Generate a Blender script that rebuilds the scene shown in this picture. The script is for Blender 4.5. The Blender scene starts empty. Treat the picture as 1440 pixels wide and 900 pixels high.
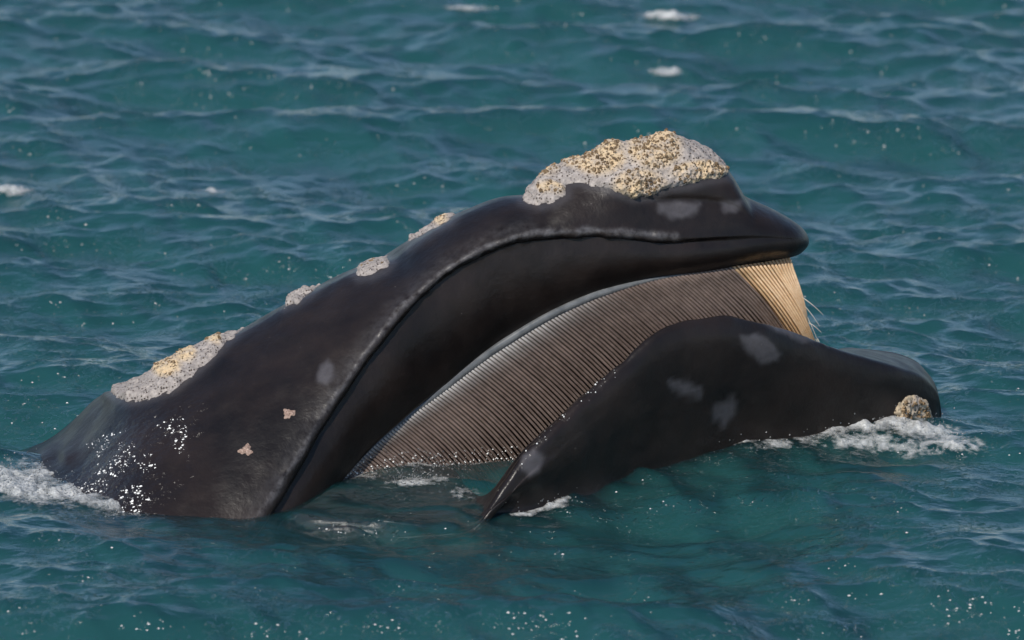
import bpy, math, random
import numpy as np
random.seed(7)
RNG = np.random.default_rng(11)
scene = bpy.context.scene
COL = scene.collection
rad = math.radians

# ------------------------------------------------------------------ camera
DIST, PXM, DEP = 25.0, 340.0, rad(13.0)            # metres to the whale, photo pixels per metre there, look-down angle
FWD = np.array([0, math.cos(DEP), -math.sin(DEP)])
UPV = np.array([0, math.sin(DEP), math.cos(DEP)])
RGT = np.array([1.0, 0, 0])
def pixdir(px, py):
    return FWD + RGT * ((px - 720) / PXM / DIST) + UPV * ((450 - py) / PXM / DIST)
_d = pixdir(720, 720); _c0 = -DIST * FWD           # waterline of the near flank (y = -1.15) at image row 720
CAM = _c0 - np.array([0, 0, (_c0 + _d * ((-1.15 - _c0[1]) / _d[1]))[2]])
cam_data = bpy.data.cameras.new('camera')
cam = bpy.data.objects.new('camera', cam_data); COL.objects.link(cam)
cam.location = CAM.tolist(); cam.rotation_euler = (math.pi / 2 - DEP, 0, 0)
cam_data.sensor_width = 36.0; cam_data.lens = 36.0 * DIST * PXM / 1440.0
cam_data.clip_end = 9000; cam_data.clip_start = 0.5
cam_data.dof.use_dof = True; cam_data.dof.focus_distance = DIST - 0.2; cam_data.dof.aperture_fstop = 2.7
scene.camera = cam

# ------------------------------------------------------------------ sky, sun, exposure
SUN_TO = np.array([-0.30, -0.66, 0.69]); SUN_TO /= np.linalg.norm(SUN_TO)
world = bpy.data.worlds.new('World'); scene.world = world; world.use_nodes = True
wn = world.node_tree.nodes; wl = world.node_tree.links
bg = wn['Background']; sky = wn.new('ShaderNodeTexSky'); sky.sky_type = 'NISHITA'; sky.sun_disc = False
sky.sun_elevation = math.asin(SUN_TO[2]); sky.sun_rotation = math.atan2(SUN_TO[0], SUN_TO[1])
wl.new(sky.outputs[0], bg.inputs[0]); bg.inputs[1].default_value = 0.10
sky.dust_density = 0.1; sky.ozone_density = 4.0; sky.air_density = 1.0
sl = bpy.data.lights.new('sun', 'SUN'); sl.energy = 4.0; sl.angle = rad(0.53); sl.color = (1.0, 0.94, 0.85)
so = bpy.data.objects.new('sun', sl); COL.objects.link(so)
from mathutils import Vector
so.rotation_euler = Vector((-SUN_TO).tolist()).to_track_quat('-Z', 'Y').to_euler(); so.location = (-6, -6, 12)
vs = scene.view_settings
vs.view_transform = 'Standard'; vs.look = 'None'; vs.gamma = 1.0; vs.exposure = 0.0; vs.use_curve_mapping = False
scene.render.engine = 'CYCLES'
cy = scene.cycles
cy.use_denoising = True; cy.denoiser = 'OPENIMAGEDENOISE'
cy.max_bounces = 5; cy.diffuse_bounces = 2; cy.glossy_bounces = 2; cy.transmission_bounces = 3
cy.volume_bounces = 0; cy.transparent_max_bounces = 8; cy.sample_clamp_indirect = 4.0
cy.use_adaptive_sampling = True; cy.adaptive_threshold = 0.02; cy.adaptive_min_samples = 24

# ------------------------------------------------------------------ numpy noise
def _h(ix, iy, iz, s):
    n = (ix.astype(np.int64) * 374761393 + iy.astype(np.int64) * 668265263 + iz.astype(np.int64) * 2147483647 + s * 974711) & 0xffffffff
    n = ((n ^ (n >> 13)) * 1274126177) & 0xffffffff
    n = ((n ^ (n >> 16)) * 2246822519) & 0xffffffff
    return ((n ^ (n >> 15)) & 0xffffff) / float(0xffffff)
def vnoise(p, s=0):
    i = np.floor(p).astype(np.int64); f = p - i; f = f * f * f * (f * (f * 6 - 15) + 10)
    r = 0
    for a in (0, 1):
        for b in (0, 1):
            for c in (0, 1):
                w = (f[:, 0] if a else 1 - f[:, 0]) * (f[:, 1] if b else 1 - f[:, 1]) * (f[:, 2] if c else 1 - f[:, 2])
                r = r + w * _h(i[:, 0] + a, i[:, 1] + b, i[:, 2] + c, s)
    return r * 2 - 1
def fbm(p, o=4, s=0):
    r = 0; a = 0.5; q = p.copy()
    for k in range(o):
        r = r + a * vnoise(q, s + k); q = q * 2.03 + 3.1; a *= 0.5
    return r
def worley(p, s=0):
    i = np.floor(p).astype(np.int64); best = np.full(len(p), 9.0)
    for a in (-1, 0, 1):
        for b in (-1, 0, 1):
            for c in (-1, 0, 1):
                x, y, z = i[:, 0] + a, i[:, 1] + b, i[:, 2] + c
                d = (x + _h(x, y, z, s) - p[:, 0]) ** 2 + (y + _h(x, y, z, s + 1) - p[:, 1]) ** 2 + (z + _h(x, y, z, s + 2) - p[:, 2]) ** 2
                best = np.minimum(best, d)
    return np.sqrt(best)
def sstep(a, b, x):
    t = np.clip((x - a) / (b - a), 0, 1); return t * t * (3 - 2 * t)

# ------------------------------------------------------------------ whale frame and pixel helpers
YAW = rad(12.0)                                    # the head points right and a little away
EX = np.array([math.cos(YAW), math.sin(YAW), 0]); EY = np.array([-math.sin(YAW), math.cos(YAW), 0])
def loc2world(L):
    L = np.asarray(L, float)
    return L[..., :1] * EX + L[..., 1:2] * EY + L[..., 2:3] * np.array([0, 0, 1.0])
def pix2loc(px, py, yl):                           # where the line of sight meets the whale's plane y = yl
    d = pixdir(px, py); t = (yl - CAM @ EY) / (d @ EY); P = CAM + d * t
    return np.array([P @ EX, yl, P[2]])
def pix2water(px, py, z=0.0):
    d = pixdir(px, py); t = (z - CAM[2]) / d[2]; P = CAM + d * t
    return P[0], P[1]
def world2pix(W):
    V = W - CAM; dep = V @ FWD
    return 720 + (V @ RGT) / dep * DIST * PXM, 450 - (V @ UPV) / dep * DIST * PXM
def loc2pix_near(L):                               # image position of the near-side twin of a point
    M = np.asarray(L, float).copy(); M[..., 1] = -np.abs(M[..., 1])
    return world2pix(loc2world(M))
def poly_sd(px, py, poly):                         # signed distance in pixels, positive inside
    poly = np.array(poly, float); n = len(poly); best = np.full(px.shape, 1e9); ins = np.zeros(px.shape, bool)
    for k in range(n):
        a = poly[k]; b = poly[(k + 1) % n]; e = b - a
        t = np.clip(((px - a[0]) * e[0] + (py - a[1]) * e[1]) / (e @ e), 0, 1)
        best = np.minimum(best, (px - a[0] - t * e[0]) ** 2 + (py - a[1] - t * e[1]) ** 2)
        if a[1] != b[1]:
            ins ^= ((a[1] > py) != (b[1] > py)) & (px < e[0] * (py - a[1]) / e[1] + a[0])
    return np.where(ins, 1, -1) * np.sqrt(best)
def line_d(px, py, line):
    line = np.array(line, float); best = np.full(px.shape, 1e9)
    for k in range(len(line) - 1):
        a = line[k]; e = line[k + 1] - a
        t = np.clip(((px - a[0]) * e[0] + (py - a[1]) * e[1]) / (e @ e), 0, 1)
        best = np.minimum(best, (px - a[0] - t * e[0]) ** 2 + (py - a[1] - t * e[1]) ** 2)
    return np.sqrt(best)
class Curve:                                       # monotone cubic through points
    def __init__(s, x, y):
        o = np.argsort(x); x = np.array(x, float)[o]; y = np.array(y, float)[o]
        h = np.diff(x); d = np.diff(y) / h; m = np.zeros(len(x)); m[0] = d[0]; m[-1] = d[-1]
        for k in range(1, len(x) - 1):
            if d[k - 1] * d[k] > 0:
                w1 = 2 * h[k] + h[k - 1]; w2 = h[k] + 2 * h[k - 1]; m[k] = (w1 + w2) / (w1 / d[k - 1] + w2 / d[k])
        s.x, s.y, s.m = x, y, m
    def __call__(s, q):
        q = np.clip(q, s.x[0], s.x[-1]); k = np.clip(np.searchsorted(s.x, q) - 1, 0, len(s.x) - 2)
        h = s.x[k + 1] - s.x[k]; t = (q - s.x[k]) / h; t2 = t * t; t3 = t2 * t
        return (2*t3-3*t2+1)*s.y[k] + (t3-2*t2+t)*h*s.m[k] + (-2*t3+3*t2)*s.y[k+1] + (t3-t2)*h*s.m[k+1]

# ------------------------------------------------------------------ object helpers
def new_mesh(name, V, F, mat, parent=None, smooth=True, attrs=None):
    me = bpy.data.meshes.new(name)
    V = np.asarray(V, np.float32); F = np.asarray(F, np.int32)
    me.vertices.add(len(V)); me.vertices.foreach_set('co', V.ravel())
    k = F.shape[1]
    me.loops.add(F.size); me.loops.foreach_set('vertex_index', F.ravel())
    me.polygons.add(len(F)); me.polygons.foreach_set('loop_start', np.arange(0, F.size, k, dtype=np.int32))
    try: me.polygons.foreach_set('loop_total', np.full(len(F), k, np.int32))
    except Exception: pass
    me.polygons.foreach_set('use_smooth', np.full(len(F), smooth, bool))
    me.update(calc_edges=True); me.validate()
    for n, a in (attrs or {}).items():
        at = me.attributes.new(n, 'FLOAT', 'POINT'); at.data.foreach_set('value', np.asarray(a, np.float32))
    me.materials.append(mat)
    o = bpy.data.objects.new(name, me); COL.objects.link(o)
    if parent: o.parent = parent
    return o
def grid_faces(n, m, wrap=False):
    i = np.arange(n - 1)[:, None]; j = np.arange(m if wrap else m - 1)[None]; j2 = (j + 1) % m
    return np.stack([i * m + j, i * m + j2, (i + 1) * m + j2, (i + 1) * m + j], -1).reshape(-1, 4)
def grid_normals(G):
    du = np.gradient(G, axis=0); dv = np.gradient(G, axis=1); n = np.cross(du, dv)
    return n / np.maximum(np.linalg.norm(n, axis=2, keepdims=True), 1e-9)
def tag(o, label=None, cat=None, group=None, kind=None):
    for k, v in (('label', label), ('category', cat), ('group', group), ('kind', kind)):
        if v: o[k] = v
    return o

# ------------------------------------------------------------------ material helpers
class NT:
    def __init__(s, name):
        s.m = bpy.data.materials.new(name); s.m.use_nodes = True; s.t = s.m.node_tree; s.n = s.t.nodes
        s.bsdf = s.n.get('Principled BSDF'); s.out = s.n.get('Material Output')
    def node(s, typ, **kw):
        n = s.n.new(typ)
        for k, v in kw.items():
            if k.startswith('_'): setattr(n, k[1:], v)
            else:
                key = int(k[1:]) if k[0] == 'i' and k[1:].isdigit() else k.replace('_', ' ')
                s.set(n.inputs[key], v)
        return n
    def set(s, inp, v):
        if isinstance(v, bpy.types.NodeSocket): s.t.links.new(v, inp)
        else: inp.default_value = v
    def p(s, **kw):
        for k, v in kw.items(): s.set(s.bsdf.inputs[k.replace('_', ' ')], v)
    def mapr(s, v, a, b, c=0.0, d=1.0):
        n = s.node('ShaderNodeMapRange'); s.set(n.inputs[0], v)
        for k, q in enumerate((a, b, c, d)): s.set(n.inputs[k + 1], q)
        return n.outputs[0]
    def math(s, op, a, b=0.0, c=0.0):
        n = s.node('ShaderNodeMath', _operation=op); s.set(n.inputs[0], a); s.set(n.inputs[1], b); s.set(n.inputs[2], c); return n.outputs[0]
    def mix(s, f, a, b):
        n = s.node('ShaderNodeMix', _data_type='RGBA'); s.set(n.inputs[0], f)
        for q, v in ((6, a), (7, b)): s.set(n.inputs[q], v if isinstance(v, bpy.types.NodeSocket) else (*v, 1.0))
        return n.outputs[2]
    def noise(s, vec, scale, detail=4.0, rough=0.55, dist=0.0):
        n = s.node('ShaderNodeTexNoise', Scale=scale, Detail=detail, Roughness=rough, Distortion=dist); s.set(n.inputs['Vector'], vec); return n.outputs[0]
    def attr(s, name):
        n = s.node('ShaderNodeAttribute'); n.attribute_name = name; return n.outputs['Fac']
    def bump(s, h, strength, dist, normal=None):
        n = s.node('ShaderNodeBump', Strength=strength, Distance=dist); s.set(n.inputs['Height'], h)
        if normal: s.set(n.inputs['Normal'], normal)
        return n.outputs[0]
    def obj(s): return s.node('ShaderNodeTexCoord').outputs['Object']

def mat_sea():
    k = NT('sea_water'); k.n.remove(k.bsdf); co = k.obj()
    st = k.node('ShaderNodeMapping', Vector=co, Scale=(0.85, 1.3, 1.0)).outputs[0]
    n1 = k.noise(st, 9.0, 3.0, 0.5, 0.4); n2 = k.noise(st, 24.0, 2.0, 0.5, 0.3)
    b = k.bump(n1, 1.0, 0.014); b = k.bump(n2, 1.0, 0.0055, b)
    cap = k.math('MULTIPLY', k.mapr(k.noise(co, 48.0, 2.0, 0.5), 0.54, 0.80), k.mapr(k.noise(co, 2.3, 3.0, 0.6), 0.47, 0.62))
    b = k.bump(cap, 1.0, 0.050, b)                 # scattered steep capillary ripples that catch the sun
    fr = k.math('MINIMUM', k.node('ShaderNodeFresnel', IOR=1.5, Normal=b).outputs[0], 0.75)   # steep wavelets hide most grazing facets
    gl = k.node('ShaderNodeBsdfGlossy', Roughness=0.18, Color=(1, 1, 1, 1), Normal=b).outputs[0]
    tr = k.node('ShaderNodeBsdfTransparent', Color=(1, 1, 1, 1)).outputs[0]
    df = k.node('ShaderNodeBsdfDiffuse', Color=(0.014, 0.090, 0.108, 1)).outputs[0]      # light scattered back by the silt just under the surface
    un = k.node('ShaderNodeMixShader', i0=0.12, i1=tr, i2=df).outputs[0]
    k.set(k.out.inputs['Surface'], k.node('ShaderNodeMixShader', i0=fr, i1=un, i2=gl).outputs[0])
    sc = k.node('ShaderNodeVolumeScatter', Color=(0.105, 0.50, 0.485, 1), Density=3.6, Anisotropy=0.0).outputs[0]
    ab = k.node('ShaderNodeVolumeAbsorption', Color=(0.02, 0.52, 0.56, 1), Density=3.2).outputs[0]
    k.set(k.out.inputs['Volume'], k.node('ShaderNodeAddShader', i0=sc, i1=ab).outputs[0])
    return k.m
def mat_skin():
    k = NT('whale_skin'); co = k.obj()
    big = k.noise(co, 2.6, 5.0, 0.6); mid = k.noise(co, 11.0, 5.0, 0.6); fine = k.noise(co, 95.0, 3.0, 0.6)
    c = k.mix(k.mapr(big, 0.35, 0.7), (0.0080, 0.0062, 0.0060), (0.0240, 0.0165, 0.0140))
    c = k.mix(k.mapr(mid, 0.58, 0.85, 0, 0.3), c, (0.032, 0.023, 0.020))
    pale = k.attr('pale'); pe = k.math('MULTIPLY', pale, k.mapr(k.noise(co, 30.0, 4.0), 0.2, 0.6, 0.65, 1.0))
    c = k.mix(pe, c, (0.075, 0.070, 0.076))
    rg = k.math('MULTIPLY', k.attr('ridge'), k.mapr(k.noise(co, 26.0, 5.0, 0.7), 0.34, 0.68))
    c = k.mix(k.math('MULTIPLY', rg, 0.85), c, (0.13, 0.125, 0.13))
    sp = k.node('ShaderNodeTexVoronoi', Scale=16.0); k.set(sp.inputs['Vector'], co)
    spot = k.math('MULTIPLY', k.mapr(sp.outputs['Distance'], 0.03, 0.07, 1.0, 0.0), k.mapr(k.noise(co, 3.1, 2.0), 0.53, 0.6))
    c = k.mix(k.math('MULTIPLY', spot, 0.5), c, (0.16, 0.14, 0.13))
    wet = k.attr('wet'); wn_ = k.math('MULTIPLY', wet, k.mapr(k.noise(co, 4.5, 3.0), 0.28, 0.46))
    ro = k.mapr(wn_, 0.0, 1.0, k.mapr(mid, 0.3, 0.7, 0.30, 0.45), 0.30)
    b = k.bump(mid, 0.25, 0.02); b = k.bump(fine, 0.2, 0.003, b)
    drop = k.noise(co, 21.0, 2.0, 0.45, 0.3)
    n = k.node('ShaderNodeBump', Distance=0.06); k.set(n.inputs['Strength'], wn_); k.set(n.inputs['Height'], drop); k.set(n.inputs['Normal'], b)
    k.p(Base_Color=c, Roughness=ro, Normal=b, Coat_Weight=k.math('MULTIPLY', wn_, 0.4), Coat_IOR=1.28, Coat_Roughness=0.17, Coat_Normal=n.outputs[0]); k.bsdf.inputs['IOR'].default_value = 1.40
    return k.m
def mat_crust():
    k = NT('callosity_crust'); co = k.obj(); y = k.attr('yellow')
    nn = k.noise(co, 42.0, 5.0, 0.7); nb = k.noise(co, 12.0, 4.0, 0.6)
    c = k.mix(k.mapr(nn, 0.3, 0.7), (0.20, 0.175, 0.165), (0.47, 0.42, 0.385))
    c = k.mix(k.math('MULTIPLY', y, k.mapr(nb, 0.3, 0.55)), c, k.mix(nn, (0.50, 0.36, 0.20), (0.68, 0.54, 0.37)))
    v = k.node('ShaderNodeTexVoronoi', Scale=92.0, Randomness=1.0); k.set(v.inputs['Vector'], co)
    rnd = k.node('ShaderNodeSeparateColor'); k.set(rnd.inputs[0], v.outputs['Color'])
    on = k.math('GREATER_THAN', k.math('ADD', rnd.outputs[0], k.math('MULTIPLY', y, 0.25)), 0.58)
    hole = k.math('MULTIPLY', k.mapr(v.outputs['Distance'], 0.18, 0.44, 1.0, 0.0), on)
    c = k.mix(k.math('MULTIPLY', hole, 0.9), c, (0.055, 0.032, 0.018))
    c = k.mix(k.attr('rim'), c, (0.075, 0.07, 0.075))
    h = k.math('SUBTRACT', k.math('MULTIPLY', nn, 0.6), hole)
    k.p(Base_Color=c, Roughness=0.75, Normal=k.bump(h, 0.9, 0.006)); return k.m
def mat_simple(name, c1, c2, scale, rough, bump=0.0, sub=0.0, stretch=None):
    k = NT(name); co = k.obj()
    if stretch: co = k.node('ShaderNodeMapping', Vector=co, Scale=stretch).outputs[0]
    n = k.noise(co, scale, 4.0, 0.6)
    k.p(Base_Color=k.mix(k.mapr(n, 0.3, 0.7), c1, c2), Roughness=rough)
    if bump: k.p(Normal=k.bump(n, 0.6, bump))
    if sub: k.p(Subsurface_Weight=sub, Subsurface_Scale=0.02)
    return k.m
def mat_baleen(name, c1, c2, transl):
    k = NT(name); co = k.obj(); n = k.noise(co, 38.0, 4.0, 0.65); big = k.noise(co, 5.0, 3.0)
    oi = k.node('ShaderNodeObjectInfo').outputs['Random']
    c = k.mix(k.mapr(k.math('ADD', n, k.math('MULTIPLY', big, 0.6)), 0.5, 1.05), c1, c2)
    hs = k.node('ShaderNodeHueSaturation'); k.set(hs.inputs['Color'], c); k.set(hs.inputs['Value'], k.mapr(oi, 0, 1, 0.92, 1.08)); c = hs.outputs[0]
    c = k.mix(k.attr('root'), c, (0.50, 0.48, 0.46))  # wet sheen painted into the colour of the plate roots
    k.p(Base_Color=c, Roughness=0.34, Normal=k.bump(n, 0.3, 0.003))
    if transl:
        t = k.node('ShaderNodeBsdfTranslucent', Color=c).outputs[0]
        k.set(k.out.inputs['Surface'], k.node('ShaderNodeMixShader', i0=transl, i1=k.bsdf.outputs[0], i2=t).outputs[0])
    return k.m
def mat_foam():
    k = NT('foam'); co = k.obj(); n = k.noise(co, 60.0, 4.0, 0.65); l = k.noise(co, 16.0, 5.0, 0.65, 1.2); d = k.attr('dens')
    v = k.node('ShaderNodeTexVoronoi', Scale=95.0); k.set(v.inputs['Vector'], co)
    k.p(Base_Color=k.mix(n, (0.46, 0.48, 0.48), (0.74, 0.74, 0.73)), Roughness=0.4, Normal=k.bump(v.outputs['Distance'], 0.6, 0.006))
    cov = k.mapr(k.math('ADD', k.math('ADD', d, k.math('MULTIPLY', k.math('SUBTRACT', l, .5), 1.5)), k.math('MULTIPLY', k.math('SUBTRACT', n, .5), .9)), 0.20, 1.15, 0.0, 0.82)
    k.p(Alpha=cov)
    return k.m
M_SEA, M_SKIN, M_CRUST, M_FOAM = mat_sea(), mat_skin(), mat_crust(), mat_foam()
M_BAR = mat_simple('barnacle_shell', (0.07, 0.042, 0.022), (0.33, 0.23, 0.13), 90, 0.8, 0.003)
M_PINK = mat_simple('lice_patch', (0.20, 0.12, 0.09), (0.45, 0.33, 0.27), 120, 0.7, 0.004)
M_GUM = mat_simple('gum_tissue', (0.07, 0.075, 0.08), (0.17, 0.175, 0.18), 14, 0.18, 0.002)
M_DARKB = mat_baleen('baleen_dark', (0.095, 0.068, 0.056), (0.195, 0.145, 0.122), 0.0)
M_PALEB = mat_baleen('baleen_pale', (0.66, 0.40, 0.20), (0.86, 0.63, 0.40), 0.35)
M_HAIR = mat_simple('baleen_hair', (0.72, 0.62, 0.46), (0.88, 0.82, 0.70), 60, 0.5)
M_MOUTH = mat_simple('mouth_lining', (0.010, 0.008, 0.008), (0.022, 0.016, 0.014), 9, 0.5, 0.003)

# ------------------------------------------------------------------ sea surface function
NW = 190
_lam = np.exp(RNG.uniform(math.log(0.11), math.log(4.5), NW))
_ang = rad(-100) + RNG.normal(0, 0.62, NW) * np.interp(_lam, [.15, .6, 1.5, 4], [1.25, 1.1, .8, .6])
_k = 2 * math.pi / _lam; _kx, _ky = _k * np.cos(_ang), _k * np.sin(_ang)
_amp = 0.0046 * _lam ** 0.9 * RNG.uniform(0.5, 1.3, NW) * np.interp(_lam, [.13, .3, .5, 1.5, 2.5, 5], [.9, 1.2, 1.1, .85, .6, .5])
_ph = RNG.uniform(0, 2 * math.pi, NW)
MOUNDS = []                                        # (x, y, sx, sy, rotation, height): swell and wash pushed up by the head
def mound(px, py, sxp, sy, rot, h):
    x, y = pix2water(px, py); MOUNDS.append((x, y, sxp / PXM, sy, rad(rot), h))
mound(250, 775, 330, 0.20, 3, 0.03); mound(560, 792, 260, 0.22, 0, 0.03); mound(690, 730, 60, 0.2, 0, -0.015); mound(300, 725, 190, 0.22, 0, 0.02)
mound(1190, 608, 130, 0.22, 14, 0.075); mound(1050, 640, 90, 0.16, 22, 0.045)
mound(20, 735, 120, 0.22, -8, 0.04); mound(60, 665, 110, 0.3, 0, -0.03); mound(900, 735, 160, 0.20, 8, -0.02)
SHELTER = (pix2water(20, 690), pix2water(1250, 610))
def sea_point(x, y, spx=None, spy=None):
    x = np.asarray(x, np.float32); y = np.asarray(y, np.float32)
    X = x.copy(); Y = y.copy(); Z = np.zeros_like(x)
    (ax, ay), (bx, by) = SHELTER; tt = np.clip(((x - ax) * (bx - ax) + (y - ay) * (by - ay)) / ((bx - ax) ** 2 + (by - ay) ** 2), 0, 1)
    near_w = np.exp(-(((x - ax - tt * (bx - ax)) ** 2 + (y - ay - tt * (by - ay)) ** 2) / 0.60 ** 2)).astype(np.float32)   # the head breaks the chop around it
    for q in range(NW):
        a = np.float32(_amp[q]) * (1 - np.float32(0.30 if _lam[q] < .5 else .60 if _lam[q] < 1 else .88) * near_w)
        if spx is not None:
            eff = np.sqrt((spx * math.cos(_ang[q])) ** 2 + (spy * math.sin(_ang[q])) ** 2)
            a = a * np.clip((_lam[q] / np.maximum(eff, 1e-6) - 3.0) / 3.0, 0, 1).astype(np.float32)
        t = np.float32(_kx[q]) * x + np.float32(_ky[q]) * y + np.float32(_ph[q])
        s = np.sin(t); Z += a * s; c = 0.75 * a * np.cos(t)
        X += c * np.float32(math.cos(_ang[q])); Y += c * np.float32(math.sin(_ang[q]))
    for mx, my, sx, sy, r, h in MOUNDS:
        dx, dy = x - mx, y - my; u = (dx * math.cos(r) + dy * math.sin(r)) / sx; v = (-dx * math.sin(r) + dy * math.cos(r)) / sy
        Z += h * np.exp(-(u * u + v * v))
    return X, Y, Z
def build_sea():
    def outward(start, step, far, g=1.16):
        r = []; p = start
        while abs(p) < far:
            step *= g; p += step; r.append(p)
        return r
    xs = np.arange(-3.9, 3.9001, 0.0115); sx = 0.0115
    xs = np.concatenate([np.array(outward(-3.9, -sx, 4000))[::-1], xs, outward(3.9, sx, 4000)])
    ys = list(np.arange(-3.9, 1.6, 0.0125)); st = 0.0125
    while ys[-1] < 13.5:
        st = min(st * 1.006, 0.034); ys.append(ys[-1] + st)
    ys = np.concatenate([np.array(outward(-3.9, -0.0125, 4000))[::-1], ys, outward(ys[-1], st, 4000)])
    GX, GY = np.meshgrid(xs, ys, indexing='ij')
    SX = np.gradient(xs)[:, None] + 0 * GY; SY = np.gradient(ys)[None] + 0 * GX
    X, Y, Z = sea_point(GX, GY, SX, SY)
    n, m = X.shape; V = np.stack([X, Y, Z], -1).reshape(-1, 3); F = grid_faces(n, m)[:, ::-1]
    idx = np.arange(n * m).reshape(n, m)           # skirt and bottom close the water body
    ring = np.concatenate([idx[:, 0], idx[-1, 1:], idx[-2::-1, -1], idx[0, -2:0:-1]])
    lo = V[ring].copy(); lo[:, 2] = -25.0; b0 = len(V); V = np.concatenate([V, lo]); L = len(ring); a = np.arange(L); a2 = (a + 1) % L
    F2 = np.stack([ring[a], b0 + a, b0 + a2, ring[a2]], -1)
    c0 = len(V); V = np.concatenate([V, [[0, 0, -25.0]]])
    me_faces = np.concatenate([F, F2])
    cap = np.stack([b0 + a, np.full(L, c0), np.full(L, c0), b0 + a2], -1)
    cap = np.stack([b0 + a[::2], np.full(len(a[::2]), c0), b0 + a2[1::2] if L % 2 == 0 else b0 + a2[::2], b0 + a2[::2]], -1) if L % 2 == 0 else cap
    o = new_mesh('sea', V, np.concatenate([me_faces, cap]), M_SEA)
    tag(o, 'choppy blue green sea with small glinting waves around the whale', 'sea', kind='structure')
    return o
sea = build_sea()

# ------------------------------------------------------------------ whale: upper head
whale = bpy.data.objects.new('right_whale', None); COL.objects.link(whale)
whale.rotation_euler = (0, 0, YAW); whale.location = (0, 0, 0)
tag(whale, 'black right whale with its callused head raised, mouth open showing brown baleen plates', 'whale')

def curve_px(tab):                                 # (px, py, yl) -> z(x') and yl(x')
    P = np.array([pix2loc(*t) for t in tab]); return Curve(P[:, 0], P[:, 2]), P
WR_T = [(1137, 0.0), (1134, .045), (1126, .10), (1100, .17), (1050, .22), (950, .245), (830, .255), (700, .265), (600, .31), (500, .46), (420, .63), (300, .90), (150, 1.02), (0, 1.05), (-300, 1.05), (-700, 1.1)]
WG_T = [(1137, 0.0), (1134, .02), (1122, .05), (1100, .10), (1000, .175), (850, .20), (700, .215), (600, .285), (500, .445), (460, .53), (420, .62), (300, .82), (0, .6), (-700, .6)]
wr_px = Curve(*zip(*WR_T)); wg_px = Curve(*zip(*WG_T))
TOP = [(-700, 900), (-300, 830), (-100, 715), (-20, 674), (15, 652), (60, 624), (110, 596), (150, 562), (175, 545), (230, 516), (290, 484), (345, 458), (400, 426), (450, 400), (500, 374), (545, 353), (590, 332), (640, 308), (690, 290), (735, 276), (770, 256), (810, 236), (850, 216), (900, 203), (940, 199), (975, 204), (1000, 214), (1018, 228), (1030, 243), (1039, 259), (1047, 272), (1058, 279), (1090, 294), (1120, 313), (1132, 325), (1137, 336)]
RDG = [(-700, 900), (-300, 900), (0, 840), (150, 822), (300, 790), (345, 752), (385, 697), (420, 641), (460, 576), (520, 491), (560, 441), (620, 386), (680, 351), (745, 331), (830, 326), (950, 335), (1050, 331), (1120, 335), (1137, 337.5)]
GUM = [(-700, 980), (-300, 980), (0, 960), (300, 940), (380, 820), (420, 748), (460, 693), (490, 659), (540, 608), (620, 543), (700, 483), (790, 431), (850, 407), (930, 389), (1000, 381), (1040, 374), (1105, 363), (1122, 358), (1133, 349), (1137, 339)]
zt, PT = curve_px([(a, b, 0.0) for a, b in TOP])
zr, PR = curve_px([(a, b, -float(wr_px(a))) for a, b in RDG])
zg, PG = curve_px([(a, b, -float(wg_px(a))) for a, b in GUM])
x_of_px = Curve([p[0] for p in TOP], PT[:, 0]); px_of_x = Curve(PT[:, 0], [p[0] for p in TOP])
xg_of_px = Curve([p[0] for p in GUM], PG[:, 0])
XTIP = PT[:, 0].max(); TOPC = list(TOP)
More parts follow.
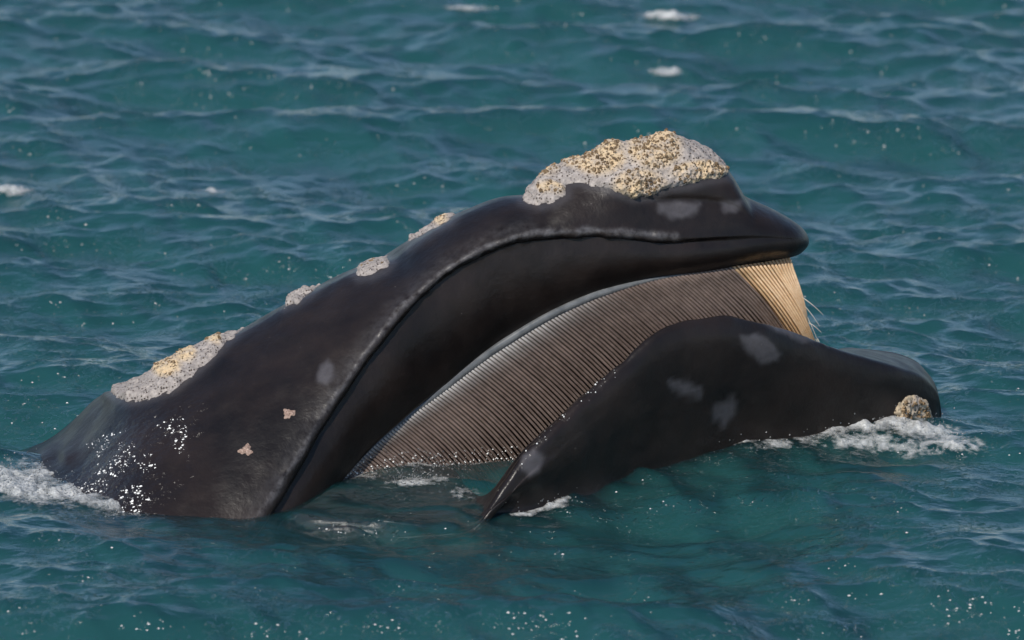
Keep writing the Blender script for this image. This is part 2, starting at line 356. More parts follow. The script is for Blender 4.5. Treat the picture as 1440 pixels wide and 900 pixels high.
def head_sections():
    x0 = PT[:, 0].min()
    xs = np.concatenate([np.linspace(x0, -2.2, 40, endpoint=False), np.arange(-2.2, XTIP - 0.10, 0.0085)])
    e = XTIP - xs[-1]; xs = np.concatenate([xs, XTIP - e * (1 - np.linspace(0, 1, 22)[1:]) ** 2])
    xs[-1] = XTIP - 1e-5
    n = len(xs); p = px_of_x(xs)
    W, Wg, Zt, Zr, Zg = wr_px(p), wg_px(p), zt(xs), zr(xs), zg(xs)
    Zt = np.maximum(Zt, Zr + 0.10 * sstep(1130, 1000, p)); Zg = np.minimum(Zg, Zr - 1e-4)
    hump = sstep(800, 920, p) * (1 - sstep(1000, 1062, p))      # the raised bonnet near the tip
    zneck = zr(xs) + (Zt - Zr) * 0.46
    th = np.linspace(0, math.pi / 2, 96)
    NB, NP = 46, 16
    sec = np.zeros((n, 96 + 8 + NB + NP, 2))
    for i in range(n):
        c, s = np.cos(th), np.sin(th); hp = hump[i]
        e_ = 2.0 - 0.55 * float(sstep(800, 600, p[i])); zz = np.concatenate([1 - np.linspace(0, 1, 300) ** 2 * .5, np.linspace(.5, 0, 200)[1:]]); R = W[i]
        mixp = R * np.clip(1 - zz ** (1 / 0.62), 0, 1) ** (1 / e_)
        if hp > 0:                                  # bonnet: bulging cap over a waist
            cap = R * 0.80 * np.sqrt(np.clip(1 - ((zz - 0.44) / 0.56) ** 2, 0, 1))
            low = R * (0.76 + 0.24 * np.clip(1 - zz / 0.44, 0, 1) ** 0.75)
            blend = sstep(0.50, 0.36, zz); mixp = hp * (cap * (1 - blend) + low * blend) + (1 - hp) * mixp
        d = np.concatenate([[0], np.cumsum(np.hypot(np.diff(mixp), np.diff(zz) * (Zt[i] - Zr[i])))])
        q = np.interp(np.linspace(0, d[-1], 96), d, np.arange(len(zz)))
        y = np.interp(q, np.arange(len(zz)), mixp); z = Zr[i] + (Zt[i] - Zr[i]) * np.interp(q, np.arange(len(zz)), zz)
        step = 0.020 * sstep(1080, 900, p[i]) * min(1, (Zr[i] - Zg[i]) / 0.1)
        t = np.linspace(0, 1, 9)[1:]
        ys_ = W[i] - step * sstep(0, 1, t); zs_ = Zr[i] - (0.018 * sstep(1120, 1000, p[i]) + 0.01 * min(1, step / 0.04)) * t * min(1, (Zr[i] - Zg[i]) / 0.06)
        tb = np.linspace(0, 1, NB + 1)[1:]
        yb = ys_[-1] + (Wg[i] - ys_[-1]) * tb ** 1.25 + 0.040 * np.sin(tb * math.pi) * min(1, W[i] / 0.3); zb = zs_[-1] + (Zg[i] - zs_[-1]) * tb
        tp = np.linspace(0, 1, NP + 1)[1:]
        pal = 0.13 * sstep(440, 520, p[i]) * min(1, Wg[i] / 0.2) - 0.5 * (1 - sstep(380, 470, p[i]))
        yp = Wg[i] * (1 - tp); zp = Zg[i] + pal * np.sin(tp * math.pi / 2)
        sec[i, :, 0] = np.concatenate([y, ys_, yb, yp]); sec[i, :, 1] = np.concatenate([z, zs_, zb, zp])
    L = np.zeros((n, 2 * sec.shape[1] - 1, 3)); k = sec.shape[1]
    L[:, :, 0] = xs[:, None]
    L[:, k - 1:, 1] = -sec[:, :, 0]; L[:, k - 1:, 2] = sec[:, :, 1]          # near half
    L[:, :k, 1] = sec[:, ::-1, 0]; L[:, :k, 2] = sec[:, ::-1, 1]              # far half
    return L
for _it in range(7):                               # the broad back rises past its crest: lower the crest until the skyline fits
    HEAD = head_sections(); hx, hy = world2pix(loc2world(HEAD))
    xs_, ys_ = hx[:, ::4].ravel(), hy[:, ::4].ravel(); new = []
    for k, (a, b) in enumerate(TOPC):
        w = 2.5; mk = np.abs(xs_ - a) < w; sky_y = ys_[mk].min() if mk.any() else b
        new.append((a, b + 0.7 * (TOP[k][1] - sky_y) if 0 < a < 760 and mk.any() else b))
    dl = np.array([n_[1] - t_[1] for n_, t_ in zip(new, TOP)]); i_ = [k for k, q in enumerate(TOP) if 100 < q[0] < 740]
    for k in i_: new[k] = (new[k][0], TOP[k][1] + .25 * dl[k - 1] + .5 * dl[k] + .25 * dl[k + 1])   # keep the back smooth
    TOPC = new; zt = curve_px([(a, b, 0.0) for a, b in TOPC])[0]
HEAD = head_sections()
HN = grid_normals(HEAD)
if (HN[len(HN) // 2, HEAD.shape[1] // 2] @ np.array([0, 0, 1.0])) < 0: HN = -HN
hpx, hpy = world2pix(loc2world(HEAD))
vis_near = ((loc2world(HN) @ (-FWD)) > -0.25)
RIDGE_LINE = [q for q in RDG if 340 < q[0] < 1000]
FOLDS = [([(165, 552), (140, 575), (112, 612), (92, 640)], 0.018, 9, 1.0), ([(150, 562), (118, 592), (75, 632), (35, 662)], 0.022, 12, 1.0),
         ([(150, 570), (125, 600), (100, 628), (80, 645)], -0.010, 8, 1.0), ([(240, 575), (330, 560)], 0.006, 25, 1.0)]
def head_disp(px, py, P):
    d = 0.012 * fbm(P.reshape(-1, 3) * 2.2, 3, 5).reshape(px.shape)
    for ln, a, w, _ in FOLDS: d = d + a * np.exp(-(line_d(px, py, ln) / w) ** 2)
    dr = line_d(px, py, RIDGE_LINE)
    d = d + 0.007 * np.exp(-(dr / 9) ** 2) * (1 + 1.6 * fbm(P.reshape(-1, 3) * 14, 3, 9).reshape(px.shape))
    taper = np.clip((XTIP - P[..., 0]) / 0.15, 0, 1)
    return d * taper
HEADD = HEAD + HN * head_disp(hpx, hpy, HEAD)[..., None]
PALES = [[(450, 510), (460, 504), (468, 512), (467, 528), (458, 538), (447, 534)],
         [(925, 286), (950, 284), (985, 286), (978, 298), (960, 308), (940, 306), (928, 298)], [(1015, 284), (1045, 282), (1035, 297), (1020, 298)]]
JPALES = [[(1042, 474), (1062, 468), (1080, 478), (1098, 498), (1094, 509), (1070, 510), (1050, 496)], [(940, 536), (955, 533), (985, 546), (988, 558), (966, 558), (944, 546)],
          [(736, 640), (752, 632), (764, 644), (758, 662), (744, 672), (734, 660)], [(1000, 572), (1030, 560), (1040, 575), (1020, 596), (1004, 590)], [(1075, 452), (1110, 460), (1150, 478), (1130, 480), (1090, 468)]]
def mask_polys(px, py, polys, P, soft=5):
    n = 5 * fbm(P.reshape(-1, 3) * 18, 3, 21).reshape(px.shape); r = np.zeros(px.shape)
    for q in polys: r = np.maximum(r, sstep(-soft, soft, poly_sd(px, py, q) + n))
    return r

# ------------------------------------------------------------------ whale: lower jaw with its high lip
LIP = [(300, 820, -.75), (420, 742, -.86), (500, 738, -.95), (580, 737, -1.04), (655, 734, -1.08), (700, 690, -1.05), (735, 643, -1.0), (780, 600, -.93), (830, 552, -.83), (880, 507, -.76), (920, 472, -.70), (960, 453, -.64), (1010, 446, -.56), (1070, 456, -.47), (1120, 469, -.39), (1170, 488, -.31), (1210, 502, -.25), (1260, 516, -.18), (1295, 528, -.10), (1312, 542, -.05), (1321, 560, -.02), (1324, 580, 0)]
FAR = [(300, 900, .75), (600, 790, 1.0), (800, 690, .9), (1000, 560, .6), (1100, 512, .45), (1150, 496, .37), (1200, 487, .29), (1250, 491, .22), (1285, 503, .13), (1305, 522, .07), (1318, 545, .03), (1324, 579, 0)]
lipz, PL = curve_px(LIP); lipy = Curve(PL[:, 0], PL[:, 1]); farz, PF = curve_px(FAR); fary = Curve(PF[:, 0], PF[:, 1])
pxl = Curve(PL[:, 0], [q[0] for q in LIP])
WL = Curve(*zip(*[(300, -.75), (500, -.92), (665, -1.07), (735, -1.02), (800, -.90), (900, -.68), (1020, -.47), (1180, -.27), (1290, -.12), (1315, -.05), (1324, 0)]))
XJ = PL[:, 0].max()
def catmull(q, m):
    P = []
    for k in range(len(q) - 1):
        a, b, c, d = q[max(k - 1, 0)], q[k], q[k + 1], q[min(k + 2, len(q) - 1)]
        t = np.linspace(0, 1, m + 1)[:-1, None]
        P.append(0.5 * (2 * b + (c - a) * t + (2 * a - 5 * b + 4 * c - d) * t ** 2 + (-a + 3 * b - 3 * c + d) * t ** 3))
    return np.concatenate(P + [q[-1:]])
def jaw_grid():
    x0 = PL[:, 0].min(); xs = np.arange(x0, XJ - 0.09, 0.009); e = XJ - xs[-1]
    xs = np.concatenate([xs, XJ - e * (1 - np.linspace(0, 1, 24)[1:]) ** 2]); xs[-1] = XJ - 1e-5
    rows = []
    for x in xs:
        p = float(pxl(x)); ye, ze = float(lipy(x)), float(lipz(x)); yf, zf = float(fary(x)), float(farz(x)); yw = float(WL(p))
        u = min(1.0, (XJ - x) / 0.45); u = math.sqrt(max(u, 0))
        bot = min(-0.55, ze - 0.5) * u + (1 - u) * (ze - 0.05)
        th = min(0.13, 0.4 * (yf - ye))
        fl = min(ze, zf) - float(np.interp(p, [300, 650, 740, 1000, 1170, 1250, 1324], [.05, .035, .30, .42, .06, -.02, .0]))
        hb = ze - bot                              # wall height: outer wall points by fraction of height
        hw = (max(0.0, min(ze - .05, 0.02)) - bot) / hb if hb > 1e-6 else 0.5
        zwl = bot + hb * min(max(hw, .35), .7)
        g_ = float(np.interp(p, [300, 600, 700, 1000, 1200, 1324], [.2, .6, 1, .8, .25, 0]))
        zwl = zwl * (1 - g_) + min(-.03, ze - .06) * g_
        near = [(0, bot), (yw * .75, bot + hb * .06), (yw - .26 * g_, bot * .5 + zwl * .5 - .03), (yw - .17 * g_, zwl - min(.13, .2 * hb)), (yw, zwl), (ye * .6 + yw * .4 - .03 * u, zwl * .45 + ze * .55), (ye - .03 * u, ze - .10 * hb), (ye - 0.016 * u, ze - .03 * hb), (ye + .012 * u, ze), (ye + .35 * th, ze - .015 * hb), (ye + th, ze - .10 * hb)]
        mid = [(ye * .8 + .2 * yf, .5 * ze + .5 * fl - .0), (ye * .4 + .1 * yf, fl), (yf * .4, fl), (yf * .7, .5 * zf + .5 * fl)]
        k2 = float(sstep(745, 675, p))              # behind the lip a broad shelf lies just under the water
        mid[0] = (mid[0][0] * (1 - k2) + ye * .62 * k2, mid[0][1] * (1 - k2) + (ze - .02) * k2); mid[1] = (mid[1][0] * (1 - k2) + ye * .28 * k2, mid[1][1] * (1 - k2) + (ze - .05) * k2)
        near[-1] = (near[-1][0], near[-1][1] * (1 - k2) + (ze - .012) * k2)
        far = [(yf - th, zf - .06 * hb), (yf - .35 * th, zf - .008), (yf, zf - .01), (yf + .03 * u, zf - .10 * hb), (max(-yw, yf * .9), zwl), (-yw * .93, bot + hb * .22), (-yw * .6, bot + hb * .06), (0, bot)]
        allp = np.array(near + mid + far, float); kb = float(sstep(1120, 1215, p)); i0, i1 = 8, len(near) + len(mid) + 2
        f_ = np.linspace(0, 1, i1 - i0 + 1)[:, None]; A_, B_ = allp[i0], allp[i1]; flat = A_ + (B_ - A_) * f_; flat[:, 1] += 0.022 * u * np.sin(f_[:, 0] * math.pi)
        allp[i0:i1 + 1] = allp[i0:i1 + 1] * (1 - kb) + flat * kb        # towards the chin the lips close into one rounded deck
        pts = catmull(allp, 10)
        rows.append(np.column_stack([np.full(len(pts), x), pts]))
    return np.array(rows)
JAW = jaw_grid()
_w = loc2world(JAW); _sz = sea_point(_w[..., 0], _w[..., 1])[2].astype(float)
_g = grid_normals(JAW); _g = _g * np.sign(_g[150, int(np.argmax(JAW[150, :, 2])), 2]); _p = pxl(JAW[:, 0, 0])[:, None]
_m = sstep(350, 430, _p) * sstep(705, 660, _p) * sstep(.3, .6, _g[..., 2]) * sstep(-1.12, -1.0, JAW[..., 1]) * sstep(-.20, -.32, JAW[..., 1])
JAW[..., 2] = JAW[..., 2] * (1 - _m) + (_sz - .014 + .005 * fbm(JAW.reshape(-1, 3) * 5, 3, 37).reshape(_sz.shape)) * _m   # thin water film over the corner of the mouth
JN = grid_normals(JAW)
k_ = int(np.argmax(JAW[150, :, 2]))
if JN[150, k_, 2] < 0: JN = -JN
jpx, jpy = loc2pix_near(JAW); jtap = np.clip((XJ - JAW[..., 0]) / 0.2, 0, 1)
edge = line_d(jpx, jpy, [q[:2] for q in LIP if 690 < q[0] < 1180])
JAWD = JAW + JN * (jtap * (0.012 * fbm(JAW.reshape(-1, 3) * 2.4, 3, 31) .reshape(jpx.shape) + 0.010 * np.exp(-(edge / 14) ** 2) * fbm(JAW.reshape(-1, 3) * 9, 3, 33).reshape(jpx.shape)))[..., None]

# ------------------------------------------------------------------ whale: body mesh (head and jaw in one)
hv = HEADD.reshape(-1, 3); jv = JAWD.reshape(-1, 3)
hf = grid_faces(*HEADD.shape[:2]); jf = grid_faces(*JAWD.shape[:2])
pale_h = mask_polys(hpx, hpy, PALES, HEAD) * vis_near; pale_j = mask_polys(jpx, jpy, JPALES, JAW) * (JAW[..., 1] < 0.05)
CALL = {
 'bonnet': [(733, 284), (736, 268), (752, 252), (770, 232), (810, 205), (860, 180), (940, 170), (995, 175), (1015, 200), (1026, 222), (1030, 240), (1023, 250), (1000, 254), (970, 262), (940, 266), (915, 278), (890, 280), (862, 270), (840, 264), (815, 259), (800, 262), (798, 276), (780, 287), (755, 292)],
 'long': [(152, 548), (165, 520), (230, 470), (350, 440), (346, 458), (330, 474), (300, 504), (275, 528), (245, 551), (205, 564), (180, 567), (162, 560)],
 'oval': [(497, 384), (505, 370), (525, 361), (545, 359), (551, 368), (542, 380), (522, 389), (503, 391)],
 'crest': [(572, 346), (576, 325), (590, 300), (635, 285), (641, 303), (632, 313), (612, 322), (590, 333)],
 'small': [(400, 434), (404, 410), (420, 395), (446, 390), (450, 400), (438, 413), (418, 427)]}
ring = np.zeros(hpx.shape)
for q in CALL.values(): ring = np.maximum(ring, np.exp(-(poly_sd(hpx, hpy, q) / 7) ** 2) * vis_near)
pale_h = np.maximum(pale_h, 0.55 * ring)
_wob = 4 * fbm(HEAD.reshape(-1, 3) * 12, 3, 43).reshape(hpx.shape)
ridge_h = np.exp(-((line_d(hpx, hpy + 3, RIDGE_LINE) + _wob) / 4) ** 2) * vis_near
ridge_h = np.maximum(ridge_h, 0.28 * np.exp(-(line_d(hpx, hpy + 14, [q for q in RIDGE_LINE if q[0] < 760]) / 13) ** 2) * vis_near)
WETP = [(95, 668), (135, 615), (210, 575), (290, 570), (285, 620), (270, 680), (230, 740), (110, 740)]
wet_h = sstep(-25, 25, poly_sd(hpx, hpy, WETP) + 18 * fbm(HEAD.reshape(-1, 3) * 6, 3, 41).reshape(hpx.shape))
wet_j = np.exp(-(edge / 10) ** 2) * (jpx < 860)
pale_j = np.maximum(pale_j, .45 * _m)
body = new_mesh('body', np.concatenate([hv, jv]), np.concatenate([hf, jf + len(hv)]), M_SKIN, whale,
    attrs={'pale': np.concatenate([pale_h.ravel(), pale_j.ravel()]), 'ridge': np.concatenate([ridge_h.ravel(), np.zeros(len(jv))]), 'wet': np.concatenate([wet_h.ravel(), wet_j.ravel()])})

# ------------------------------------------------------------------ callosities grown on the skin
YEL = {'bonnet': [(800, 222, 30, 16), (842, 222, 36, 24), (920, 212, 34, 26), (900, 262, 34, 20), (768, 240, 20, 14), (985, 244, 40, 14), (778, 268, 16, 8)],
       'long': [(238, 520, 20, 16), (262, 502, 16, 12), (300, 478, 12, 10)], 'oval': [], 'crest': [(615, 306, 14, 10)], 'small': []}
CLAB = {'bonnet': 'large craggy grey and yellow callosity capping the snout tip', 'long': 'long pale grey callosity behind the blowholes',
        'oval': 'small oval pale callosity on the side of the snout', 'crest': 'small pale callosity on the crest of the snout', 'small': 'tiny pale callosity low on the crest'}
TH = {'bonnet': (0.018, 0.016), 'long': (0.020, 0.010), 'oval': (0.012, 0.005), 'crest': (0.018, 0.005), 'small': (0.032, 0.005)}
barn_pts = {}
def upsample(G, f):
    n, m = G.shape[:2]
    u = np.linspace(0, n - 1, (n - 1) * f + 1); v = np.linspace(0, m - 1, (m - 1) * f + 1)
    i = np.minimum(u.astype(int), n - 2); a = (u - i)[:, None, None]; G = G[i] * (1 - a) + G[i + 1] * a
    j = np.minimum(v.astype(int), m - 2); b = (v - j)[None, :, None]; return G[:, j] * (1 - b) + G[:, j + 1] * b
def crust(name, key):
    sd = np.where(vis_near | (key == 'bonnet'), poly_sd(hpx, hpy, CALL[key]), -50)
    ii, jj = np.where(sd > -6); 
    G = upsample(HEADD[ii.min() - 1:ii.max() + 2, jj.min() - 1:jj.max() + 2], 3)
    N = upsample(HN[ii.min() - 1:ii.max() + 2, jj.min() - 1:jj.max() + 2], 3); N /= np.linalg.norm(N, axis=2, keepdims=True)
    px, py = world2pix(loc2world(G)); P = G.reshape(-1, 3); facing = (loc2world(N) @ (-FWD)) > (-0.35 if key != 'bonnet' else -2)
    d = np.where(facing, poly_sd(px, py, CALL[key]), -50) + (5.0 * fbm(P * 30, 4, 51)).reshape(px.shape)
    y = np.zeros(px.shape)
    for cx, cy_, a, b in YEL[key]: y = np.maximum(y, sstep(1.35, 0.7, np.hypot((px - cx) / a, (py - cy_) / b)))
    th, lump = TH[key]
    m = sstep(-1, 9, d)
    w = worley(P * 62, 61).reshape(px.shape); w2 = worley(P * 28, 71).reshape(px.shape)
    th = th * np.clip(sstep(1040, 960, px), .25, 1) if key == 'bonnet' else th
    h = m * (th + lump * (fbm(P * 9, 3, 55).reshape(px.shape) * 1.6) + 0.010 * y * (1 - sstep(0.0, 0.45, 0.75 - w)) * 1.0 + 0.008 * (0.5 - w2) + 0.006 * fbm(P * 80, 3, 57).reshape(px.shape)) - 0.006 * (1 - m)
    Q = G + N * h[..., None]
    keep = d > -4; f = grid_faces(*px.shape); kf = keep.ravel()[f].all(1); f = f[kf]
    used = np.unique(f); re = np.full(px.size, -1); re[used] = np.arange(len(used))
    o = new_mesh(name, Q.reshape(-1, 3)[used], re[f], M_CRUST, whale, attrs={'yellow': y.ravel()[used], 'rim': sstep(4, -2, d).ravel()[used]})
    o['label'] = CLAB[key]
    sel = np.where((y.ravel() > 0.5) & (m.ravel() > 0.9))[0] if YEL[key] else np.where(m.ravel() > 0.95)[0]
    barn_pts[key] = (Q.reshape(-1, 3), N.reshape(-1, 3), sel, o)
    return o
for key in CALL: crust('callosity', key)
def barnacles(key, count, r0, r1):
    P, N, sel, par = barn_pts[key]
    if len(sel) == 0: return
    V, F = [], []
    for c in RNG.choice(sel, count):
        p, n = P[c], N[c] + RNG.normal(0, .25, 3); n = n / np.linalg.norm(n)
        a = np.cross(n, [0.3, 0.7, 0.2]); a /= np.linalg.norm(a); b = np.cross(n, a); r = RNG.uniform(r0, r1); hgt = r * RNG.uniform(.5, 1.5); o = len(V)
        for rr, hh in ((r * 1.25, -.3 * hgt), (r * .8, hgt), (r * .5, hgt * .9), (r * .35, 0.1 * hgt)):
            for q in range(6): V.append(p + n * hh + (a * math.cos(q * math.pi / 3) + b * math.sin(q * math.pi / 3)) * rr * RNG.uniform(.85, 1.15))
        for l in range(3):
            for q in range(6): F.append((o + l * 6 + q, o + l * 6 + (q + 1) % 6, o + l * 6 + 6 + (q + 1) % 6, o + l * 6 + 6 + q))
    ob = new_mesh('barnacles', V, F, M_BAR, par, smooth=False); ob['kind'] = 'stuff'
barnacles('bonnet', 640, .003, .0078); barnacles('long', 90, .0035, .008); barnacles('oval', 7, .004, .006); barnacles('crest', 6, .003, .006)
def lice_patch(px, py, r):                         # small pinkish growths on the cheek
    sd = np.hypot(hpx - px, hpy - py) + np.where(HEAD[..., 1] < 0, 0, 1e6); i, j = np.unravel_index(np.argmin(sd), sd.shape)
    c, n = HEADD[i, j], HN[i, j]; a = np.cross(n, [0, 0, 1.0]); a /= np.linalg.norm(a); b = np.cross(n, a)
    R, T = 14, 36; V = []; F = []
    for q in range(R):
        for t in range(T):
            an = 2 * math.pi * t / T; rr = r / PXM * q / (R - 1) * (1 + .28 * math.sin(3 * an + px) + .14 * math.sin(7 * an))
            V.append(c + a * math.cos(an) * rr + b * math.sin(an) * rr + n * (0.014 * (1 - (q / (R - 1)) ** 2) - .004))
    V = np.array(V); V += n * (0.010 * fbm(V * 70, 3, 81) * np.repeat(1 - (np.arange(R) / (R - 1)) ** 3, T))[:, None]
    o = new_mesh('lice_patch', V, grid_faces(R, T, True), M_PINK, whale); o['label'] = 'small rough pinkish patch on the dark cheek'
lice_patch(406, 580, 9); lice_patch(346, 633, 10)

# ------------------------------------------------------------------ gum line and baleen
def gum_pt(px):                                    # on the lip's lower edge, near side
    x = float(xg_of_px(px)); return np.array([x, -float(wg_px(px)), float(zg(x))])
gp = np.linspace(440, 960, 150); GP = np.array([gum_pt(p) for p in gp]); gtan = np.gradient(GP, axis=0); gtan /= np.linalg.norm(gtan, axis=1, keepdims=True)
V = []
for c, t, p in zip(GP, gtan, gp):
    u = np.array([0, -1.0, 0]); w = np.cross(t, u); w /= np.linalg.norm(w); w *= np.sign(w[2]) if w[2] else 1
    s = np.interp(p, [440, 560, 850, 920, 960], [.6, .85, .7, .35, .1])
    for q in range(16):
        an = 2 * math.pi * q / 16; V.append(c + u * (0.004 + .020 * s * math.cos(an)) - w * 0.016 * s + w * (.024 * s * math.sin(an)))
new_mesh('gum', V, grid_faces(len(gp), 16, True), M_GUM, whale)['label'] = 'wet grey gum along the root of the baleen'
arc = np.concatenate([[0], np.cumsum(np.linalg.norm(np.diff(GP, axis=0), axis=1))])
sp = np.linspace(474, 1110, 600); SP = np.array([gum_pt(p) for p in sp]); sarc = np.concatenate([[0], np.cumsum(np.linalg.norm(np.diff(SP, axis=0), axis=1))])
plate_px = []; s_ = 0.0
while s_ < sarc[-1]:
    p = float(np.interp(s_, sarc, sp)); plate_px.append(p); s_ += float(np.interp(p, [474, 700, 900, 1030, 1080, 1110], [.0150, .0156, .0172, .0190, .0180, .016]))
def dir_px(p): 
    a = np.interp(p, [474, 560, 800, 1000, 1040, 1080, 1110], [45, 47, 47, 49, 53, 62, 80]); return np.array([math.cos(rad(a)), 0, -math.sin(rad(a))])
def len_px(p): return float(np.interp(p, [474, 540, 620, 700, 850, 1000, 1030, 1070, 1095, 1110], [.20, .42, .62, .78, .80, .56, .46, .40, .37, .34]))
gum_t = lambda p: (lambda d: d / np.linalg.norm(d))(gum_pt(min(p + 3, 1112)) - gum_pt(p - 3))
fringe_src = []; dark_src = []
for i, p in enumerate(plate_px):
    g = gum_pt(p); t = gum_t(p); d = dir_px(p); Ln = len_px(p) * random.uniform(.97, 1.03); pale = p > 1027
    thk = (.0128 if not pale else .0118) * random.uniform(.97, 1.03)
    inn = np.array([0, 1.0, 0]); jit = random.gauss(0, .0002); bend = random.gauss(0, .0006)
    side = np.cross(inn, d); side /= np.linalg.norm(side)
    V = []; S = 14
    for k in range(S):
        f = (k / (S - 1)) ** 1.5; depth = (.16 * (1 - f) ** .8 + .02) * (1 if not pale else .55)
        c = g + np.array([0, 0.012, 0.012]) + d * (Ln * f + .0) + side * (jit + bend * math.sin(f * 3) ) 
        c = c + np.array([0, -(0.045 if not pale else .16 * min(1, (p - 1027) / 25)) * math.sin(f * math.pi * .6) - .022 * math.exp(-((f - .07) / .06) ** 2) + .05 * f * f, 0])
        bw = 1.0 if not pale else .5; c = c + bw * np.array([0.030 * Ln * math.sin(f * math.pi), 0, 0.035 * Ln * math.sin(f * math.pi)])   # slight bow
        h = thk * (1 - .25 * f) / 2
        V += [c + side * h + inn * .005, c + side * h * .6, c - side * h * .6, c - side * h + inn * .005, c - side * h * .7 + inn * depth, c + side * h * .7 + inn * depth]
    F = [tuple(q) for q in grid_faces(S, 6, True)]
    root_sheen = np.exp(-(((np.arange(S) / (S - 1)) ** 1.5 - .03) / .085) ** 2) * float(np.interp(p, [500, 540, 740, 860], [.6, 1.0, .85, 0])) * random.uniform(.75, 1.1) if not pale else np.zeros(S)  # painted wet sheen, strongest just below the gum
    o = new_mesh('baleen_plate', V, F, M_PALEB if pale else M_DARKB, whale, attrs={'root': np.repeat(np.clip(root_sheen, 0, 1), 6)})
    (fringe_src if pale else dark_src).append(np.array(V).reshape(S, 6, 3)[:, 1])
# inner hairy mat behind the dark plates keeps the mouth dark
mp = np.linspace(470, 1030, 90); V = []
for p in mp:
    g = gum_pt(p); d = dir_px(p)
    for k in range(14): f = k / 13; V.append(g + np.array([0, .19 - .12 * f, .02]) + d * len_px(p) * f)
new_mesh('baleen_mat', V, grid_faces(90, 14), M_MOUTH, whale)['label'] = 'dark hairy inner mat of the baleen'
mp = np.linspace(1022, 1088, 20); V = []
for p in mp:
    g = gum_pt(p); d = dir_px(p)
    for k in range(10): f = k / 9; V.append(g + np.array([0, .09 - .13 * math.sin(f * math.pi * .6) * min(1, (p - 1020) / 25), .02]) + d * len_px(p) * f * .95)
new_mesh('baleen_mat', V, grid_faces(20, 10), M_PALEB, whale)['label'] = 'pale hairy inner mat of the front baleen'
# pale hair fringe along the front plates
V, F = [], []
def hair(pts, r):
    pts = np.array(pts); t = np.gradient(pts, axis=0); o = len(V)
    for k, (c, q) in enumerate(zip(pts, t)):
        q = q / np.linalg.norm(q); a = np.cross(q, [0, 1.0, .1]); a /= np.linalg.norm(a); b = np.cross(q, a); rr = r * (1 - .7 * k / (len(pts) - 1))
        for w in range(3): V.append(c + (a * math.cos(w * 2.09) + b * math.sin(w * 2.09)) * rr)
    for f in grid_faces(len(pts), 3, True): F.append(tuple(int(z) + o for z in f))
last = fringe_src[-1]
for q in range(460):
    f0 = RNG.uniform(.15, 1.0); base = last[min(int(f0 ** .667 * 13), 12)]
    base = base + np.array([-.012, 0, 0]) + np.array([0, RNG.uniform(0, .07), 0]); L = RNG.uniform(.025, .085)
    out = np.array([RNG.uniform(.05, .34), RNG.uniform(-.15, .15), -1.0]); cur = RNG.normal(0, .10)
    hair([base + out * L * t + np.array([cur * L * t * t, 0, 0]) for t in np.linspace(0, 1, 6)], .0016)
for src in fringe_src:
    for q in range(16):
        b = src[-1] + RNG.normal(0, .008, 3) + np.array([0, RNG.uniform(0, .04), 0]); L = RNG.uniform(.04, .11); out = np.array([RNG.uniform(.2, .6), RNG.uniform(-.2, .1), -.8])
        hair([b + out * L * t for t in np.linspace(0, 1, 5)], .0018)
for q, (ln, sx, sz) in enumerate([(.11, .85, -.55), (.10, .7, -.75), (.12, .5, -.95), (.07, .9, -.4)]):
    b = last[8 + min(q, 4)]; hair([b + np.array([sx * ln * t, 0, sz * ln * t - .02 * t * t]) for t in np.linspace(0, 1, 8)], .0022)
fo = new_mesh('baleen_fringe', V, F, M_HAIR, whale); fo['kind'] = 'stuff'; fo['label'] = 'cream hair fringe at the front of the baleen'

# chin callosity with barnacles at the jaw tip
def chin():
    sd = poly_sd(jpx, jpy, [(1252, 600), (1255, 570), (1270, 553), (1290, 550), (1308, 562), (1318, 585), (1316, 612), (1280, 620)])
    sd = np.where(JAW[..., 1] < 0.03, sd, -99); ii, jj = np.where(sd > -6)
    a0, a1, b0, b1 = max(ii.min() - 1, 0), ii.max() + 2, max(jj.min() - 1, 0), jj.max() + 2
    G = upsample(JAWD[a0:a1, b0:b1], 3); N = upsample(JN[a0:a1, b0:b1], 3); N /= np.linalg.norm(N, axis=2, keepdims=True) + 1e-9
    px, py = loc2pix_near(G); P = G.reshape(-1, 3)
    d = poly_sd(px, py, [(1254, 600), (1257, 572), (1272, 556), (1290, 552), (1306, 563), (1315, 585), (1314, 612), (1280, 620)]) + 4 * fbm(P * 30, 3, 91).reshape(px.shape)
    m = sstep(-1, 10, d); h = m * (.012 + .016 * fbm(P * 30, 3, 93).reshape(px.shape) + .010 * (.5 - worley(P * 45, 95).reshape(px.shape))) - .005 * (1 - m)
    Q = (G + N * h[..., None]).reshape(-1, 3); f = grid_faces(*px.shape); f = f[(d > -4).ravel()[f].all(1)]; used = np.unique(f); re = np.full(px.size, -1); re[used] = np.arange(len(used))
    o = new_mesh('callosity', Q[used], re[f], M_CRUST, whale, attrs={'yellow': np.full(len(used), .8), 'rim': np.zeros(len(used))}); o['label'] = 'knobbly tan callosity on the chin at the waterline'
    barn_pts['chin'] = (Q, N.reshape(-1, 3), np.where(m.ravel() > .9)[0], o)
chin(); barnacles('chin', 60, .005, .010)

